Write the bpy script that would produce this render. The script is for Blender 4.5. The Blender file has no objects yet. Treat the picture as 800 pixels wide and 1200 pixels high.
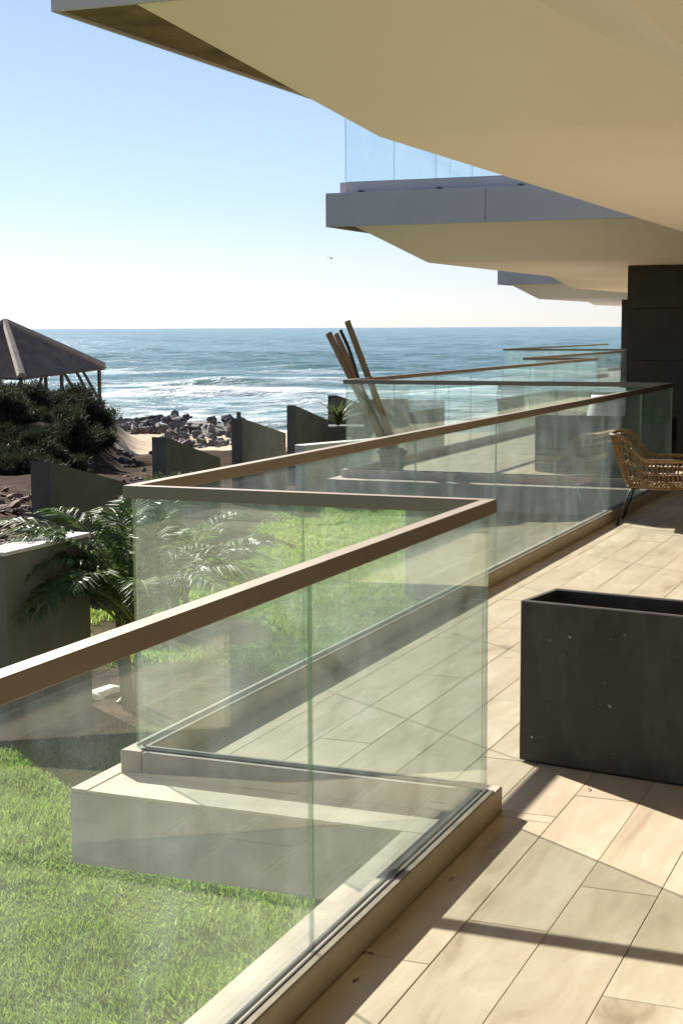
import bpy, math, random
import numpy as np
from mathutils import Vector, Matrix, noise as mnoise
R = math.radians
random.seed(7); RNG = np.random.default_rng(7)
scene = bpy.context.scene
COL = scene.collection

# ------------------------------------------------------------------ camera, sky, sun, exposure
EYE = 1.6
PITCH = math.atan(216.5 / 1800.0)
ROLL = R(0.24)
cam_d = bpy.data.cameras.new('camera'); cam = bpy.data.objects.new('camera', cam_d); COL.objects.link(cam)
cam_d.sensor_fit = 'VERTICAL'; cam_d.sensor_height = 36; cam_d.lens = 54.0
cam_d.clip_start = 0.05; cam_d.clip_end = 30000
cam.location = (0, 0, EYE)
cam.rotation_euler = (Matrix.Rotation(math.pi / 2 - PITCH, 3, 'X') @ Matrix.Rotation(-ROLL, 3, 'Z')).to_euler()
scene.camera = cam

SUN_AZ = R(-33.0)          # left of the view axis (+Y)
SUN_EL = R(31.2)
world = bpy.data.worlds.new('World'); scene.world = world; world.use_nodes = True
wn = world.node_tree.nodes; wl = world.node_tree.links; wn.clear()
sky = wn.new('ShaderNodeTexSky'); sky.sky_type = 'NISHITA'; sky.sun_disc = False
sky.sun_elevation = SUN_EL; sky.sun_rotation = SUN_AZ
sky.air_density = 1.0; sky.dust_density = 0.1; sky.ozone_density = 1.6; sky.altitude = 0
bg = wn.new('ShaderNodeBackground'); bg.inputs['Strength'].default_value = 0.0505
wo = wn.new('ShaderNodeOutputWorld'); hs = wn.new('ShaderNodeHueSaturation'); hs.inputs['Saturation'].default_value = 0.78; wl.new(sky.outputs[0], hs.inputs['Color'])
tint = wn.new('ShaderNodeMix'); tint.data_type = 'RGBA'; tint.blend_type = 'MULTIPLY'; tint.inputs[0].default_value = 1.0; tint.inputs[7].default_value = (.70, .75, .98, 1)
wl.new(hs.outputs[0], tint.inputs[6]); wl.new(tint.outputs[2], bg.inputs['Color']); wl.new(bg.outputs[0], wo.inputs['Surface'])
sun_d = bpy.data.lights.new('sun', 'SUN'); sun_d.energy = 4.6; sun_d.angle = R(0.55); sun_d.color = (1.0, 0.95, 0.865)
sun = bpy.data.objects.new('sun', sun_d); COL.objects.link(sun)
sd = Vector((math.sin(SUN_AZ) * math.cos(SUN_EL), math.cos(SUN_AZ) * math.cos(SUN_EL), math.sin(SUN_EL)))
sun.rotation_euler = sd.to_track_quat('Z', 'Y').to_euler(); sun.location = (-20, 30, 25)
vs = scene.view_settings; vs.view_transform = 'Standard'; vs.look = 'None'; vs.gamma = 1; vs.exposure = 1.36
vs.use_curve_mapping = False
cy = scene.cycles
cy.transparent_max_bounces = 48; cy.max_bounces = 12; cy.diffuse_bounces = 6; cy.glossy_bounces = 5
cy.use_denoising = True; cy.sample_clamp_indirect = 6.0; cy.caustics_reflective = False; cy.caustics_refractive = False

# ------------------------------------------------------------------ pixel -> place
def ray(x, y):
    u, v = (x - 400) / 1800.0, -(y - 600) / 1800.0
    c, s = math.cos(ROLL), math.sin(ROLL)
    u, v = u * c + v * s, -u * s + v * c
    return Vector((u, math.cos(PITCH) + v * math.sin(PITCH), -math.sin(PITCH) + v * math.cos(PITCH)))
def at(x, y, z):
    r = ray(x, y); return Vector((0, 0, EYE)) + r * ((z - EYE) / r.z)
def atd(x, y, d):
    r = ray(x, y); return Vector((0, 0, EYE)) + r * (d / r.y)
TH = R(22.4); CT, ST = math.cos(TH), math.sin(TH)
def W(t, s, z=0.0):            # building axes: s runs along the long rails, t to their right
    return Vector((t * CT + s * ST, -t * ST + s * CT, z))
def TS(x, y): return (x * CT - y * ST, x * ST + y * CT)

# ------------------------------------------------------------------ mesh helpers
class MB:
    def __init__(self): self.v = []; self.f = []; self.m = []
    def quad(self, *p, mi=0):
        n = len(self.v); self.v += [tuple(q) for q in p]; self.f.append(tuple(range(n, n + len(p)))); self.m.append(mi); return self
    def box(self, x0, x1, y0, y1, z0, z1, bev=0.0, mi=0):
        if bev <= 0:
            n = len(self.v)
            self.v += [(x, y, z) for z in (z0, z1) for y in (y0, y1) for x in (x0, x1)]
            for q in ((0, 2, 3, 1), (4, 5, 7, 6), (0, 1, 5, 4), (2, 6, 7, 3), (0, 4, 6, 2), (1, 3, 7, 5)):
                self.f.append(tuple(n + i for i in q)); self.m.append(mi)
            return self
        b = bev; n = len(self.v); idx = {}
        for sx in (0, 1):
            for sy in (0, 1):
                for sz in (0, 1):
                    X, Y, Z = (x0, x1)[sx], (y0, y1)[sy], (z0, z1)[sz]
                    ix, iy, iz = X + (b if sx == 0 else -b), Y + (b if sy == 0 else -b), Z + (b if sz == 0 else -b)
                    for ax, p in (('x', (X, iy, iz)), ('y', (ix, Y, iz)), ('z', (ix, iy, Z))):
                        idx[(sx, sy, sz, ax)] = len(self.v); self.v.append(p)
        def F(*k): self.f.append(tuple(idx[q] for q in k)); self.m.append(mi)
        for s_ in (0, 1):
            a = [(0, 0), (1, 0), (1, 1), (0, 1)]
            if s_ == 0: a = a[::-1]
            F(*[(s_, p, q, 'x') for p, q in a]); F(*[(q, s_, p, 'y') for p, q in a]); F(*[(p, q, s_, 'z') for p, q in a])
        for p in (0, 1):
            for q in (0, 1):
                F((p, q, 0, 'x'), (p, q, 1, 'x'), (p, q, 1, 'y'), (p, q, 0, 'y'))
                F((p, 0, q, 'x'), (p, 1, q, 'x'), (p, 1, q, 'z'), (p, 0, q, 'z'))
                F((0, p, q, 'y'), (1, p, q, 'y'), (1, p, q, 'z'), (0, p, q, 'z'))
                for r_ in (0, 1): F((p, q, r_, 'x'), (p, q, r_, 'y'), (p, q, r_, 'z'))
        return self
    def tube(self, pts, rad, n=6, cap=True, mi=0):
        pts = [Vector(p) for p in pts]; rads = rad if isinstance(rad, (list, tuple)) else [rad] * len(pts)
        base = len(self.v); up = None
        for i, p in enumerate(pts):
            d = (pts[min(i + 1, len(pts) - 1)] - pts[max(i - 1, 0)]).normalized()
            if up is None:
                up = Vector((0, 0, 1)) if abs(d.z) < .9 else Vector((1, 0, 0))
            a = d.cross(up)
            if a.length < 1e-5: a = d.orthogonal()
            a.normalize(); b = a.cross(d); up = b
            for k in range(n):
                q = p + (a * math.cos(2 * math.pi * k / n) + b * math.sin(2 * math.pi * k / n)) * rads[i]
                self.v.append(tuple(q))
        for i in range(len(pts) - 1):
            for k in range(n):
                self.f.append((base + i * n + k, base + i * n + (k + 1) % n, base + (i + 1) * n + (k + 1) % n, base + (i + 1) * n + k)); self.m.append(mi)
        if cap:
            self.f.append(tuple(base + k for k in range(n))[::-1]); self.m.append(mi)
            e = base + (len(pts) - 1) * n; self.f.append(tuple(e + k for k in range(n))); self.m.append(mi)
        return self
    def mesh(self, name, mats, smooth=False):
        me = bpy.data.meshes.new(name); me.from_pydata(self.v, [], self.f)
        for m in (mats if isinstance(mats, (list, tuple)) else [mats]): me.materials.append(m)
        if any(self.m): me.polygons.foreach_set('material_index', self.m)
        if smooth: me.polygons.foreach_set('use_smooth', [True] * len(me.polygons))
        import bmesh
        bm = bmesh.new(); bm.from_mesh(me); bmesh.ops.recalc_face_normals(bm, faces=bm.faces); bm.to_mesh(me); bm.free()
        return me
    def build(self, name, mats, parent=None, smooth=False, frame=False):
        o = bpy.data.objects.new(name, self.mesh(name, mats, smooth)); COL.objects.link(o)
        if frame: o.rotation_euler.z = -TH
        if parent is not None:
            o.parent = parent
            if frame: o.matrix_parent_inverse = Matrix.Rotation(TH, 4, 'Z')
        return o
def raw(name, verts, faces, mat, parent=None, smooth=False):
    me = bpy.data.meshes.new(name)
    verts = np.asarray(verts, dtype=np.float32); faces = np.asarray(faces, dtype=np.int32)
    nv, nf, k = len(verts), len(faces), faces.shape[1]
    me.vertices.add(nv); me.vertices.foreach_set('co', verts.ravel())
    me.loops.add(nf * k); me.loops.foreach_set('vertex_index', faces.ravel())
    me.polygons.add(nf); me.polygons.foreach_set('loop_start', np.arange(0, nf * k, k, dtype=np.int32))
    me.update(calc_edges=True)
    if smooth: me.polygons.foreach_set('use_smooth', np.ones(nf, dtype=bool))
    me.materials.append(mat)
    o = bpy.data.objects.new(name, me); COL.objects.link(o)
    if parent is not None: o.parent = parent
    return o
def tag(o, label, cat, group=None):
    o['label'] = label; o['category'] = cat
    if group: o['group'] = group
    return o
def empty(name, loc=(0, 0, 0), rz=0.0):
    o = bpy.data.objects.new(name, None); COL.objects.link(o); o.location = loc; o.rotation_euler.z = rz; o.empty_display_size = .1
    return o
def copy_tree(o, parent=None):
    c = o.copy(); COL.objects.link(c)
    if parent is not None: c.parent = parent
    for ch in list(o.children): copy_tree(ch, c)
    return c

# ------------------------------------------------------------------ materials
class NT:
    def __init__(self, name):
        self.m = bpy.data.materials.new(name); self.m.use_nodes = True
        self.n = self.m.node_tree.nodes; self.l = self.m.node_tree.links; self.n.clear()
        self.out = self.n.new('ShaderNodeOutputMaterial')
    def node(self, t, **kw):
        nd = self.n.new(t)
        for k, v in kw.items(): setattr(nd, k, v)
        return nd
    def set(self, nd, key, v):
        if isinstance(v, bpy.types.NodeSocket): self.l.new(v, nd.inputs[key])
        else: nd.inputs[key].default_value = v
    def coord(self, kind='Object', scale=(1, 1, 1), rot=(0, 0, 0)):
        tc = self.node('ShaderNodeTexCoord'); mp = self.node('ShaderNodeMapping')
        self.l.new(tc.outputs[kind], mp.inputs['Vector']); mp.inputs['Scale'].default_value = scale; mp.inputs['Rotation'].default_value = rot
        return mp.outputs[0]
    def pos(self, scale=(1, 1, 1), rot=(0, 0, 0)):
        g = self.node('ShaderNodeNewGeometry'); mp = self.node('ShaderNodeMapping')
        self.l.new(g.outputs['Position'], mp.inputs['Vector']); mp.inputs['Scale'].default_value = scale; mp.inputs['Rotation'].default_value = rot
        return mp.outputs[0]
    def noise(self, vec, scale=5, detail=4, rough=.55, dist=0.0):
        nd = self.node('ShaderNodeTexNoise'); self.l.new(vec, nd.inputs['Vector'])
        nd.inputs['Scale'].default_value = scale; nd.inputs['Detail'].default_value = detail; nd.inputs['Roughness'].default_value = rough; nd.inputs['Distortion'].default_value = dist
        return nd.outputs['Fac']
    def ramp(self, fac, stops):
        r = self.node('ShaderNodeValToRGB'); e = r.color_ramp.elements
        while len(e) < len(stops): e.new(.5)
        for i, (p, c) in enumerate(stops):
            e[i].position = p; e[i].color = (*c, 1) if len(c) == 3 else c
        self.l.new(fac, r.inputs[0]); return r.outputs[0]
    def math(self, op, a, b=0.0, clamp=False):
        m = self.node('ShaderNodeMath', operation=op); m.use_clamp = clamp
        self.set(m, 0, a); self.set(m, 1, b); return m.outputs[0]
    def mix(self, fac, a, b, mode='MIX'):
        m = self.node('ShaderNodeMix', data_type='RGBA', blend_type=mode)
        self.set(m, 0, fac)
        for k, v in ((6, a), (7, b)):
            if isinstance(v, tuple) and len(v) == 3: v = (*v, 1)
            self.set(m, k, v)
        return m.outputs[2]
    def mixs(self, fac, a, b):
        m = self.node('ShaderNodeMixShader'); self.set(m, 0, fac); self.l.new(a, m.inputs[1]); self.l.new(b, m.inputs[2]); return m.outputs[0]
    def bump(self, h, strength=.3, dist=.01, normal=None):
        b = self.node('ShaderNodeBump'); b.inputs['Strength'].default_value = strength; b.inputs['Distance'].default_value = dist
        self.l.new(h, b.inputs['Height'])
        if normal is not None: self.l.new(normal, b.inputs['Normal'])
        return b.outputs[0]
    def bsdf(self, color, rough=.6, metal=0.0, spec=.5, normal=None, **kw):
        p = self.node('ShaderNodeBsdfPrincipled')
        if isinstance(color, tuple) and len(color) == 3: color = (*color, 1)
        self.set(p, 'Base Color', color); self.set(p, 'Roughness', rough); self.set(p, 'Metallic', metal); self.set(p, 'Specular IOR Level', spec)
        if normal is not None: self.l.new(normal, p.inputs['Normal'])
        for k, v in kw.items(): self.set(p, k, v)
        return p.outputs[0]
    def done(self, sh):
        self.l.new(sh, self.out.inputs['Surface']); return self.m
    def rnd(self):
        return self.node('ShaderNodeObjectInfo').outputs['Random']

def plain(name, c1, c2, scale=6, rough=.7, bump=.15, bd=.004, spec=.35, kind='pos', metal=0.0, stretch=(1, 1, 1), bscale=None):
    n = NT(name); v = n.pos(stretch) if kind == 'pos' else n.coord('Object', stretch)
    f = n.noise(v, scale, 5); c = n.ramp(f, [(.3, c1), (.7, c2)])
    g = n.noise(v, bscale or scale * 9, 3)
    return n.done(n.bsdf(c, rough, metal, spec, n.bump(g, bump, bd)))

def mat_tile():
    n = NT('travertine_tile'); tc = n.node('ShaderNodeTexCoord'); rn = n.rnd()
    off = n.node('ShaderNodeVectorMath', operation='MULTIPLY_ADD')
    cmb = n.node('ShaderNodeCombineXYZ'); n.l.new(rn, cmb.inputs[0]); n.l.new(n.math('MULTIPLY', rn, 7.3), cmb.inputs[1]); n.l.new(rn, cmb.inputs[2])
    n.l.new(cmb.outputs[0], off.inputs[0]); off.inputs[1].default_value = (37, 19, 11); n.l.new(tc.outputs['Object'], off.inputs[2])
    mp = n.node('ShaderNodeMapping'); n.l.new(off.outputs[0], mp.inputs[0]); mp.inputs['Scale'].default_value = (5.5, 1.1, 1)
    f1 = n.noise(mp.outputs[0], 1.3, 6, .6, .8); mp2 = n.node('ShaderNodeMapping'); n.l.new(off.outputs[0], mp2.inputs[0]); mp2.inputs['Scale'].default_value = (9, 2.2, 1)
    f2 = n.noise(mp2.outputs[0], 3, 5, .65, .5)
    c = n.ramp(f1, [(.28, (.30, .215, .13)), (.42, (.50, .405, .275)), (.55, (.58, .48, .335)), (.70, (.68, .59, .44))])
    c = n.mix(n.math('MULTIPLY', n.ramp(f2, [(.42, (0, 0, 0)), (.62, (1, 1, 1))]), .38), c, (.44, .345, .24))
    c = n.mix(n.math('MULTIPLY', rn, .28), c, (.42, .34, .245))
    rust = n.ramp(n.noise(off.outputs[0], 5, 4), [(.60, (0, 0, 0)), (.74, (1, 1, 1))])
    c = n.mix(n.math('MULTIPLY', rust, .12), c, (.52, .36, .24))
    dirt = n.noise(n.pos(), 1.1, 5); c = n.mix(n.ramp(dirt, [(.45, (0, 0, 0)), (.75, (.45, .45, .45))]), c, (.38, .30, .21))
    sp = n.ramp(n.noise(n.pos(), 55, 2), [(.74, (0, 0, 0)), (.78, (.5, .5, .5))]); c = n.mix(sp, c, (.25, .20, .15))
    r = n.math('ADD', n.math('MULTIPLY', f2, .2), .38)
    return n.done(n.bsdf(c, r, 0, .4, n.bump(f2, .12, .002)))
def mat_glass():
    n = NT('clear_glass')
    lw = n.node('ShaderNodeLayerWeight'); lw.inputs['Blend'].default_value = .5
    f = n.math('ADD', n.math('MULTIPLY', n.math('POWER', lw.outputs['Facing'], 4.6), .92), .040, True)
    tr = n.node('ShaderNodeBsdfTransparent'); tr.inputs[0].default_value = (.957, .985, .977, 1)
    gl = n.node('ShaderNodeBsdfGlossy'); gl.inputs['Roughness'].default_value = .015; gl.inputs[0].default_value = (.93, 1, .98, 1)
    clean = n.mixs(f, tr.outputs[0], gl.outputs[0])
    rn = n.rnd(); tc = n.node('ShaderNodeTexCoord'); sh = n.node('ShaderNodeVectorMath', operation='ADD'); cm = n.node('ShaderNodeCombineXYZ')
    n.l.new(n.math('MULTIPLY', rn, 40.0), cm.inputs[2]); n.l.new(tc.outputs['Object'], sh.inputs[0]); n.l.new(cm.outputs[0], sh.inputs[1])
    def sc(v):
        mp = n.node('ShaderNodeMapping'); n.l.new(sh.outputs[0], mp.inputs[0]); mp.inputs['Scale'].default_value = v; return mp.outputs[0]
    cloud = n.ramp(n.noise(sc((1, 1, 1)), 2.6, 7, .68, .9), [(.34, (0, 0, 0)), (.72, (1, 1, 1))])
    smear = n.ramp(n.noise(sc((9, 9, 2.0)), 1.0, 6, .66, .5), [(.42, (0, 0, 0)), (.78, (1, 1, 1))])
    drip = n.ramp(n.noise(sc((48, 48, 1.1)), 1.0, 4, .55), [(.70, (0, 0, 0)), (.77, (1, 1, 1))])
    spots = n.ramp(n.noise(sc((60, 60, 60)), 1.0, 2), [(.74, (0, 0, 0)), (.80, (1, 1, 1))])
    d = n.math('ADD', n.math('MULTIPLY', cloud, .022), n.math('MULTIPLY', n.math('MULTIPLY', smear, cloud), .065))
    d = n.math('ADD', d, n.math('MULTIPLY', n.math('MULTIPLY', drip, smear), .30))
    d = n.math('ADD', n.math('ADD', d, n.math('MULTIPLY', spots, .10)), .012, True)
    df = n.node('ShaderNodeBsdfDiffuse'); df.inputs[0].default_value = (.78, .86, .88, 1)
    tl = n.node('ShaderNodeBsdfTranslucent'); tl.inputs[0].default_value = (.78, .87, .88, 1)
    return n.done(n.mixs(d, clean, n.mixs(.6, df.outputs[0], tl.outputs[0])))
def mat_glass_edge():
    n = NT('green_glass_edge')
    tl = n.node('ShaderNodeBsdfTransparent'); tl.inputs[0].default_value = (.70, .80, .785, 1)
    gl = n.node('ShaderNodeBsdfGlossy'); gl.inputs['Roughness'].default_value = .2; gl.inputs[0].default_value = (.62, .70, .69, 1)
    return n.done(n.mixs(.35, tl.outputs[0], gl.outputs[0]))
def mat_foliage(name, c1, c2, tl=.35, rough=.5):
    n = NT(name); f = n.noise(n.pos(), 9, 3); c = n.ramp(f, [(.3, c1), (.7, c2)])
    p = n.bsdf(c, rough, 0, .35); t = n.node('ShaderNodeBsdfTranslucent'); n.l.new(c, t.inputs[0])
    return n.done(n.mixs(tl, p, t.outputs[0]))
def mat_grass():
    n = NT('grass_blade'); rp = n.node('ShaderNodeAttribute', attribute_name='tone')
    big = n.noise(n.pos(), .8, 4)
    c = n.ramp(rp.outputs['Fac'], [(0, (.075, .17, .02)), (.45, (.195, .35, .045)), (.85, (.41, .54, .10)), (1, (.60, .57, .24))])
    c = n.mix(n.ramp(big, [(.4, (0, 0, 0)), (.65, (.5, .5, .5))]), c, (.31, .41, .09))
    p = n.bsdf(c, .45, 0, .35); t = n.node('ShaderNodeBsdfTranslucent'); n.l.new(c, t.inputs[0])
    return n.done(n.mixs(.5, p, t.outputs[0]))
def mat_ground():
    n = NT('ground'); at_ = n.node('ShaderNodeAttribute', attribute_name='zone')
    sep = n.node('ShaderNodeSeparateColor'); n.l.new(at_.outputs['Color'], sep.inputs[0])
    v = n.pos(); f = n.noise(v, 1.6, 7, .62); g = n.noise(v, 14, 4)
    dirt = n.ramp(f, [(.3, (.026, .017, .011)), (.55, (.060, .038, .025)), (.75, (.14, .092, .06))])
    sand = n.ramp(f, [(.3, (.46, .36, .25)), (.7, (.60, .49, .36))])
    lawn = n.ramp(f, [(.3, (.075, .115, .022)), (.7, (.14, .18, .045))])
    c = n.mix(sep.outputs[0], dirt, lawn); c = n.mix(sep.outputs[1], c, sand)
    h = n.math('ADD', n.math('MULTIPLY', f, 1.0), n.math('MULTIPLY', g, .25))
    return n.done(n.bsdf(c, 1.0, 0, .03, n.bump(h, .7, .12)))
def mat_sea():
    n = NT('sea_water'); v = n.pos((.55, 1.0, 1)); v2 = n.pos((.35, 1, 1))
    a = n.node('ShaderNodeAttribute', attribute_name='foam')
    w1 = n.noise(v2, .55, 6, .62, .4); w2 = n.noise(v, .09, 4, .5); w3 = n.noise(v, 2.2, 3, .6)
    h = n.math('ADD', n.math('ADD', w1, n.math('MULTIPLY', w2, 2.2)), n.math('MULTIPLY', w3, .22))
    nb = n.bump(h, 1.0, .75)
    tone = n.noise(n.pos((.012, .03, 1)), 1.0, 4)
    c = n.ramp(tone, [(.35, (.10, .195, .175)), (.65, (.13, .23, .205))])
    fn = n.noise(n.pos((.30, .95, 1)), .9, 8, .68, .5); 
    fm = n.math('MULTIPLY', n.ramp(fn, [(.38, (0, 0, 0)), (.56, (1, 1, 1))]), a.outputs['Fac'])
    solid = n.math('SUBTRACT', n.math('MULTIPLY', a.outputs['Fac'], 2.0), 1.15, True)
    cap = n.math('MULTIPLY', n.ramp(n.noise(n.pos((.16, .30, 1)), 1.0, 8, .72), [(.665, (0, 0, 0)), (.71, (1, 1, 1))]), .7)
    fm = n.math('MAXIMUM', n.math('MAXIMUM', fm, solid), cap)
    c = n.mix(fm, c, (.82, .86, .86))
    r = n.math('ADD', n.math('MULTIPLY', fm, .5), .20)
    return n.done(n.bsdf(c, r, 0, .36, nb))

M = {}
M['tile'] = mat_tile(); M['glass'] = mat_glass(); M['edge'] = mat_glass_edge()
M['grout'] = plain('grout', (.22, .18, .13), (.34, .28, .21), 20, .9)
M['curb'] = plain('curb_render', (.42, .365, .29), (.56, .49, .39), 5, .8, .25, .004)
M['slabside'] = plain('slab_concrete', (.31, .305, .285), (.42, .41, .385), 4, .85, .3, .005)
M['soffit'] = plain('soffit_paint', (.80, .705, .65), (.87, .775, .715), .55, .75, .05, .002, bscale=60)
M['lip'] = plain('stained_lit_lip', (.07, .05, .03), (.20, .15, .09), 5, .8, .2, .004)  # dark stained underside; its pale mottling paints in reflected light
M['fascia'] = plain('fascia_panel_paint', (.45, .43, .44), (.51, .49, .495), 2.2, .65, .06, .002)
M['rail'] = plain('bronze_rail', (.29, .25, .205), (.33, .285, .235), 3, .66, .02, .001, .5, metal=1.0)
M['gasket'] = plain('rubber_gasket', (.03, .028, .025), (.06, .05, .045), 30, .7)
M['channel'] = plain('channel_metal', (.22, .18, .13), (.34, .28, .21), 14, .5, .15, .002, metal=.3)
M['darkwall'] = plain('dark_wall_panel', (.030, .024, .020), (.042, .034, .028), 3, .6, .1, .002)
n_ = NT('planter_fibre'); v_ = n_.pos(); f_ = n_.noise(v_, 4, 6); c_ = n_.ramp(f_, [(.3, (.036, .034, .029)), (.7, (.054, .050, .043))])
dust_ = n_.ramp(n_.noise(n_.pos((3, 3, 1.2)), 2.0, 7, .65), [(.52, (0, 0, 0)), (.78, (.5, .5, .5))]); c_ = n_.mix(dust_, c_, (.13, .12, .10))
spk_ = n_.ramp(n_.noise(v_, 38, 2, .5), [(.735, (0, 0, 0)), (.755, (1, 1, 1))]); c_ = n_.mix(spk_, c_, (.5, .48, .43))
M['planter'] = n_.done(n_.bsdf(c_, .6, 0, .35, n_.bump(n_.noise(v_, 40, 3), .12, .002)))
M['soil'] = plain('soil', (.02, .014, .01), (.05, .035, .025), 25, .95, .8, .02)
M['fin'] = plain('fin_concrete', (.075, .076, .062), (.115, .115, .095), 2.5, .8, .3, .006)
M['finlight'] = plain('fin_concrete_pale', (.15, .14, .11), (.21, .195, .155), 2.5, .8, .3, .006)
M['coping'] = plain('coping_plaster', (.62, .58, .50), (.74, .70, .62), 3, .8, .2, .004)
M['ground'] = mat_ground(); M['grass'] = mat_grass(); M['sea'] = mat_sea()
M['palm'] = mat_foliage('palm_leaflet', (.06, .11, .028), (.13, .19, .05), .45, .5)
M['rachis'] = plain('palm_stalk', (.12, .14, .04), (.2, .19, .07), 10, .6)
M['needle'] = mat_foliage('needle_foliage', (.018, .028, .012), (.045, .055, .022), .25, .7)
M['agave'] = mat_foliage('strap_leaf', (.06, .09, .03), (.13, .15, .05), .3, .5)
M['bark'] = plain('bark', (.06, .045, .035), (.14, .11, .085), 12, .9, .6, .01)
n_ = NT('boulder_stone'); v_ = n_.pos(); f_ = n_.noise(v_, 1.6, 6)
c_ = n_.ramp(f_, [(.3, (.05, .045, .04)), (.7, (.15, .135, .12))]); c_ = n_.mix(n_.math('MULTIPLY', n_.rnd(), .6), c_, (.27, .25, .225))
M['rock'] = n_.done(n_.bsdf(c_, .9, 0, .25, n_.bump(n_.noise(v_, 9, 4), .7, .05)))
M['redrock'] = plain('rubble_stone', (.08, .045, .032), (.22, .14, .10), 3, .9, .6, .02)
M['bamboo'] = plain('bamboo_cane', (.20, .12, .055), (.36, .24, .12), 9, .5, .2, .003, kind='obj', stretch=(1, 1, .3))
M['darkbamboo'] = plain('dark_cane', (.035, .028, .022), (.07, .055, .04), 9, .6)
M['rattan'] = plain('rattan', (.22, .13, .062), (.37, .245, .125), 22, .5, .2, .002)
M['black'] = plain('black_metal', (.012, .012, .012), (.02, .02, .02), 8, .4)
M['roofsheet'] = plain('rusty_roof_sheet', (.19, .145, .105), (.29, .225, .165), 2.0, .7, .2, .01)
M['ridge'] = plain('ridge_cap', (.30, .24, .18), (.42, .35, .27), 3, .8)
M['pole'] = plain('weathered_pole', (.09, .075, .06), (.18, .15, .12), 6, .85, .4, .01)
M['pot'] = plain('stone_pot', (.10, .095, .085), (.17, .16, .14), 8, .8)
M['cushion'] = plain('white_cushion', (.70, .70, .68), (.80, .79, .77), 6, .9, .2, .004)
M['whitewall'] = plain('facade_plaster', (.60, .54, .44), (.68, .61, .50), 1.5, .85, .1, .003)
M['frame'] = plain('dark_window_frame', (.03, .03, .032), (.04, .04, .042), 4, .4)
M['bird'] = plain('gull_feather', (.25, .25, .26), (.45, .45, .45), 6, .8)
n_ = NT('room_glazing'); M['pane'] = n_.done(n_.bsdf((.02, .025, .027), .03, 0, .6))
n_ = NT('leaf_green'); M['leaf'] = mat_foliage('planter_leaf', (.05, .10, .02), (.10, .16, .035))

# ------------------------------------------------------------------ plan of the sawtooth building (t, s)
ZR = 1.045; ZC = .085
EA, EB, WS = .11, .27, .84
ZF, ZS, ZT = 2.65, 2.285, 2.985
IN1, OUT1, IN2, OUT2 = (-1.442, 4.745), (-2.765, 4.745), (-2.765, 15.25), (-6.23, 15.25)
MT, MS = OUT2[0] - IN1[0], 27.0 - 4.745
def mod(p, k=1): return (p[0] + MT * k, p[1] + MS * k)
IN0, OUT0 = (2.0, -7.4), (-1.442, -7.4)
IN3, OUT3, IN4, OUT4, IN5, OUT5 = mod(IN1), mod(OUT1), mod(IN2), mod(OUT2), mod(IN1, 2), mod(OUT1, 2)
IN6 = mod(IN2, 2)
FAC = 1.35                                   # plane of the glazed house front, right of the frame

# ------------------------------------------------------------------ ground
def sm(a, b, x):
    t = np.clip((x - a) / (b - a), 0, 1); return t * t * (3 - 2 * t)
def vnoise(x, y, seed=0):
    r = np.zeros_like(x, dtype=float); rg = np.random.default_rng(seed)
    for k in range(14):
        an = rg.uniform(0, 2 * math.pi); fr = rg.uniform(.15, 1.6); ph = rg.uniform(0, 6.28)
        r += np.sin((x * math.cos(an) + y * math.sin(an)) * fr + ph) / (1 + fr * 2)
    return r / 4
LAWN_Z = -1.35
def finline(y): return -3.5 + .19 * (y - 17.3)
def ground_h(x, y):
    x = np.asarray(x, float); y = np.asarray(y, float)
    base = LAWN_Z - .95 * sm(26, 44, y) - .6 * sm(44, 58, y) - 2.6 * sm(64, 90, y) - 8 * sm(90, 160, y)
    left = sm(.2, 2.5, finline(y) - x)
    m = sm(6.3, 8.3, -x - .10 * (y - 45) + vnoise(x, y, 8) * .5) * sm(36, 41, y) * (1 - sm(60, 68, y)) * 1.45
    rough = vnoise(x, y, 3) * .30 * left + vnoise(x * 4, y * 4, 4) * .10 * left
    return base + m + rough * (1 - sm(62, 80, y) * .7)
xs = np.concatenate([np.linspace(-260, -30, 24), np.arange(-29, 16, .4), np.linspace(17, 260, 26)])
ys = np.concatenate([np.linspace(-40, -2, 16), np.arange(-1, 80, .4), np.linspace(81, 200, 30)])
X, Y = np.meshgrid(xs, ys); Z = ground_h(X, Y)
nx, ny = len(xs), len(ys); I = np.arange(nx * ny).reshape(ny, nx)
F = np.stack([I[:-1, :-1], I[:-1, 1:], I[1:, 1:], I[1:, :-1]], -1).reshape(-1, 4)
ground = raw('ground', np.stack([X, Y, Z], -1).reshape(-1, 3), F, M['ground'], smooth=True); ground['kind'] = 'structure'
def lawn_mask(x, y):
    e = finline(y) + 1.55 + vnoise(x * 2, y * 2, 9) * .5
    near = sm(12.6, 11.4, y) if False else 1 - sm(11.0, 12.2, y + vnoise(x * 3, y * 3, 5) * .6)
    bed = 1 - sm(-.5, .2, x - e)                        # planting bed along the fin walls
    for (cx_, cy_, r_) in ((-1.7, 12.3, 1.15), (-1.6, 14.8, 1.0), (-2.6, 11.4, .8)):  # bare dark soil round palms and wall, also standing in for their shadow
        bed = np.maximum(bed, 1 - sm(r_ - .25, r_ + .2, np.hypot(x - cx_, y - cy_) + vnoise(x * 3, y * 3, 5) * .35))
    return np.clip(1 - bed * sm(9.5, 10.6, y), 0, 1) * (1 - sm(34, 38, y))
zc = np.zeros((nx * ny, 4), np.float32); xf, yf = X.ravel(), Y.ravel()
mound = sm(6.3, 8.3, -xf - .10 * (yf - 45)) * sm(36, 41, yf) * (1 - sm(60, 68, yf))
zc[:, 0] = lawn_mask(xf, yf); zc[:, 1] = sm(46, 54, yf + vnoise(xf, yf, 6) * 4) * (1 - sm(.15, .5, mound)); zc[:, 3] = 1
ca = ground.data.color_attributes.new('zone', 'FLOAT_COLOR', 'POINT'); ca.data.foreach_set('color', zc.ravel())

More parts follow.
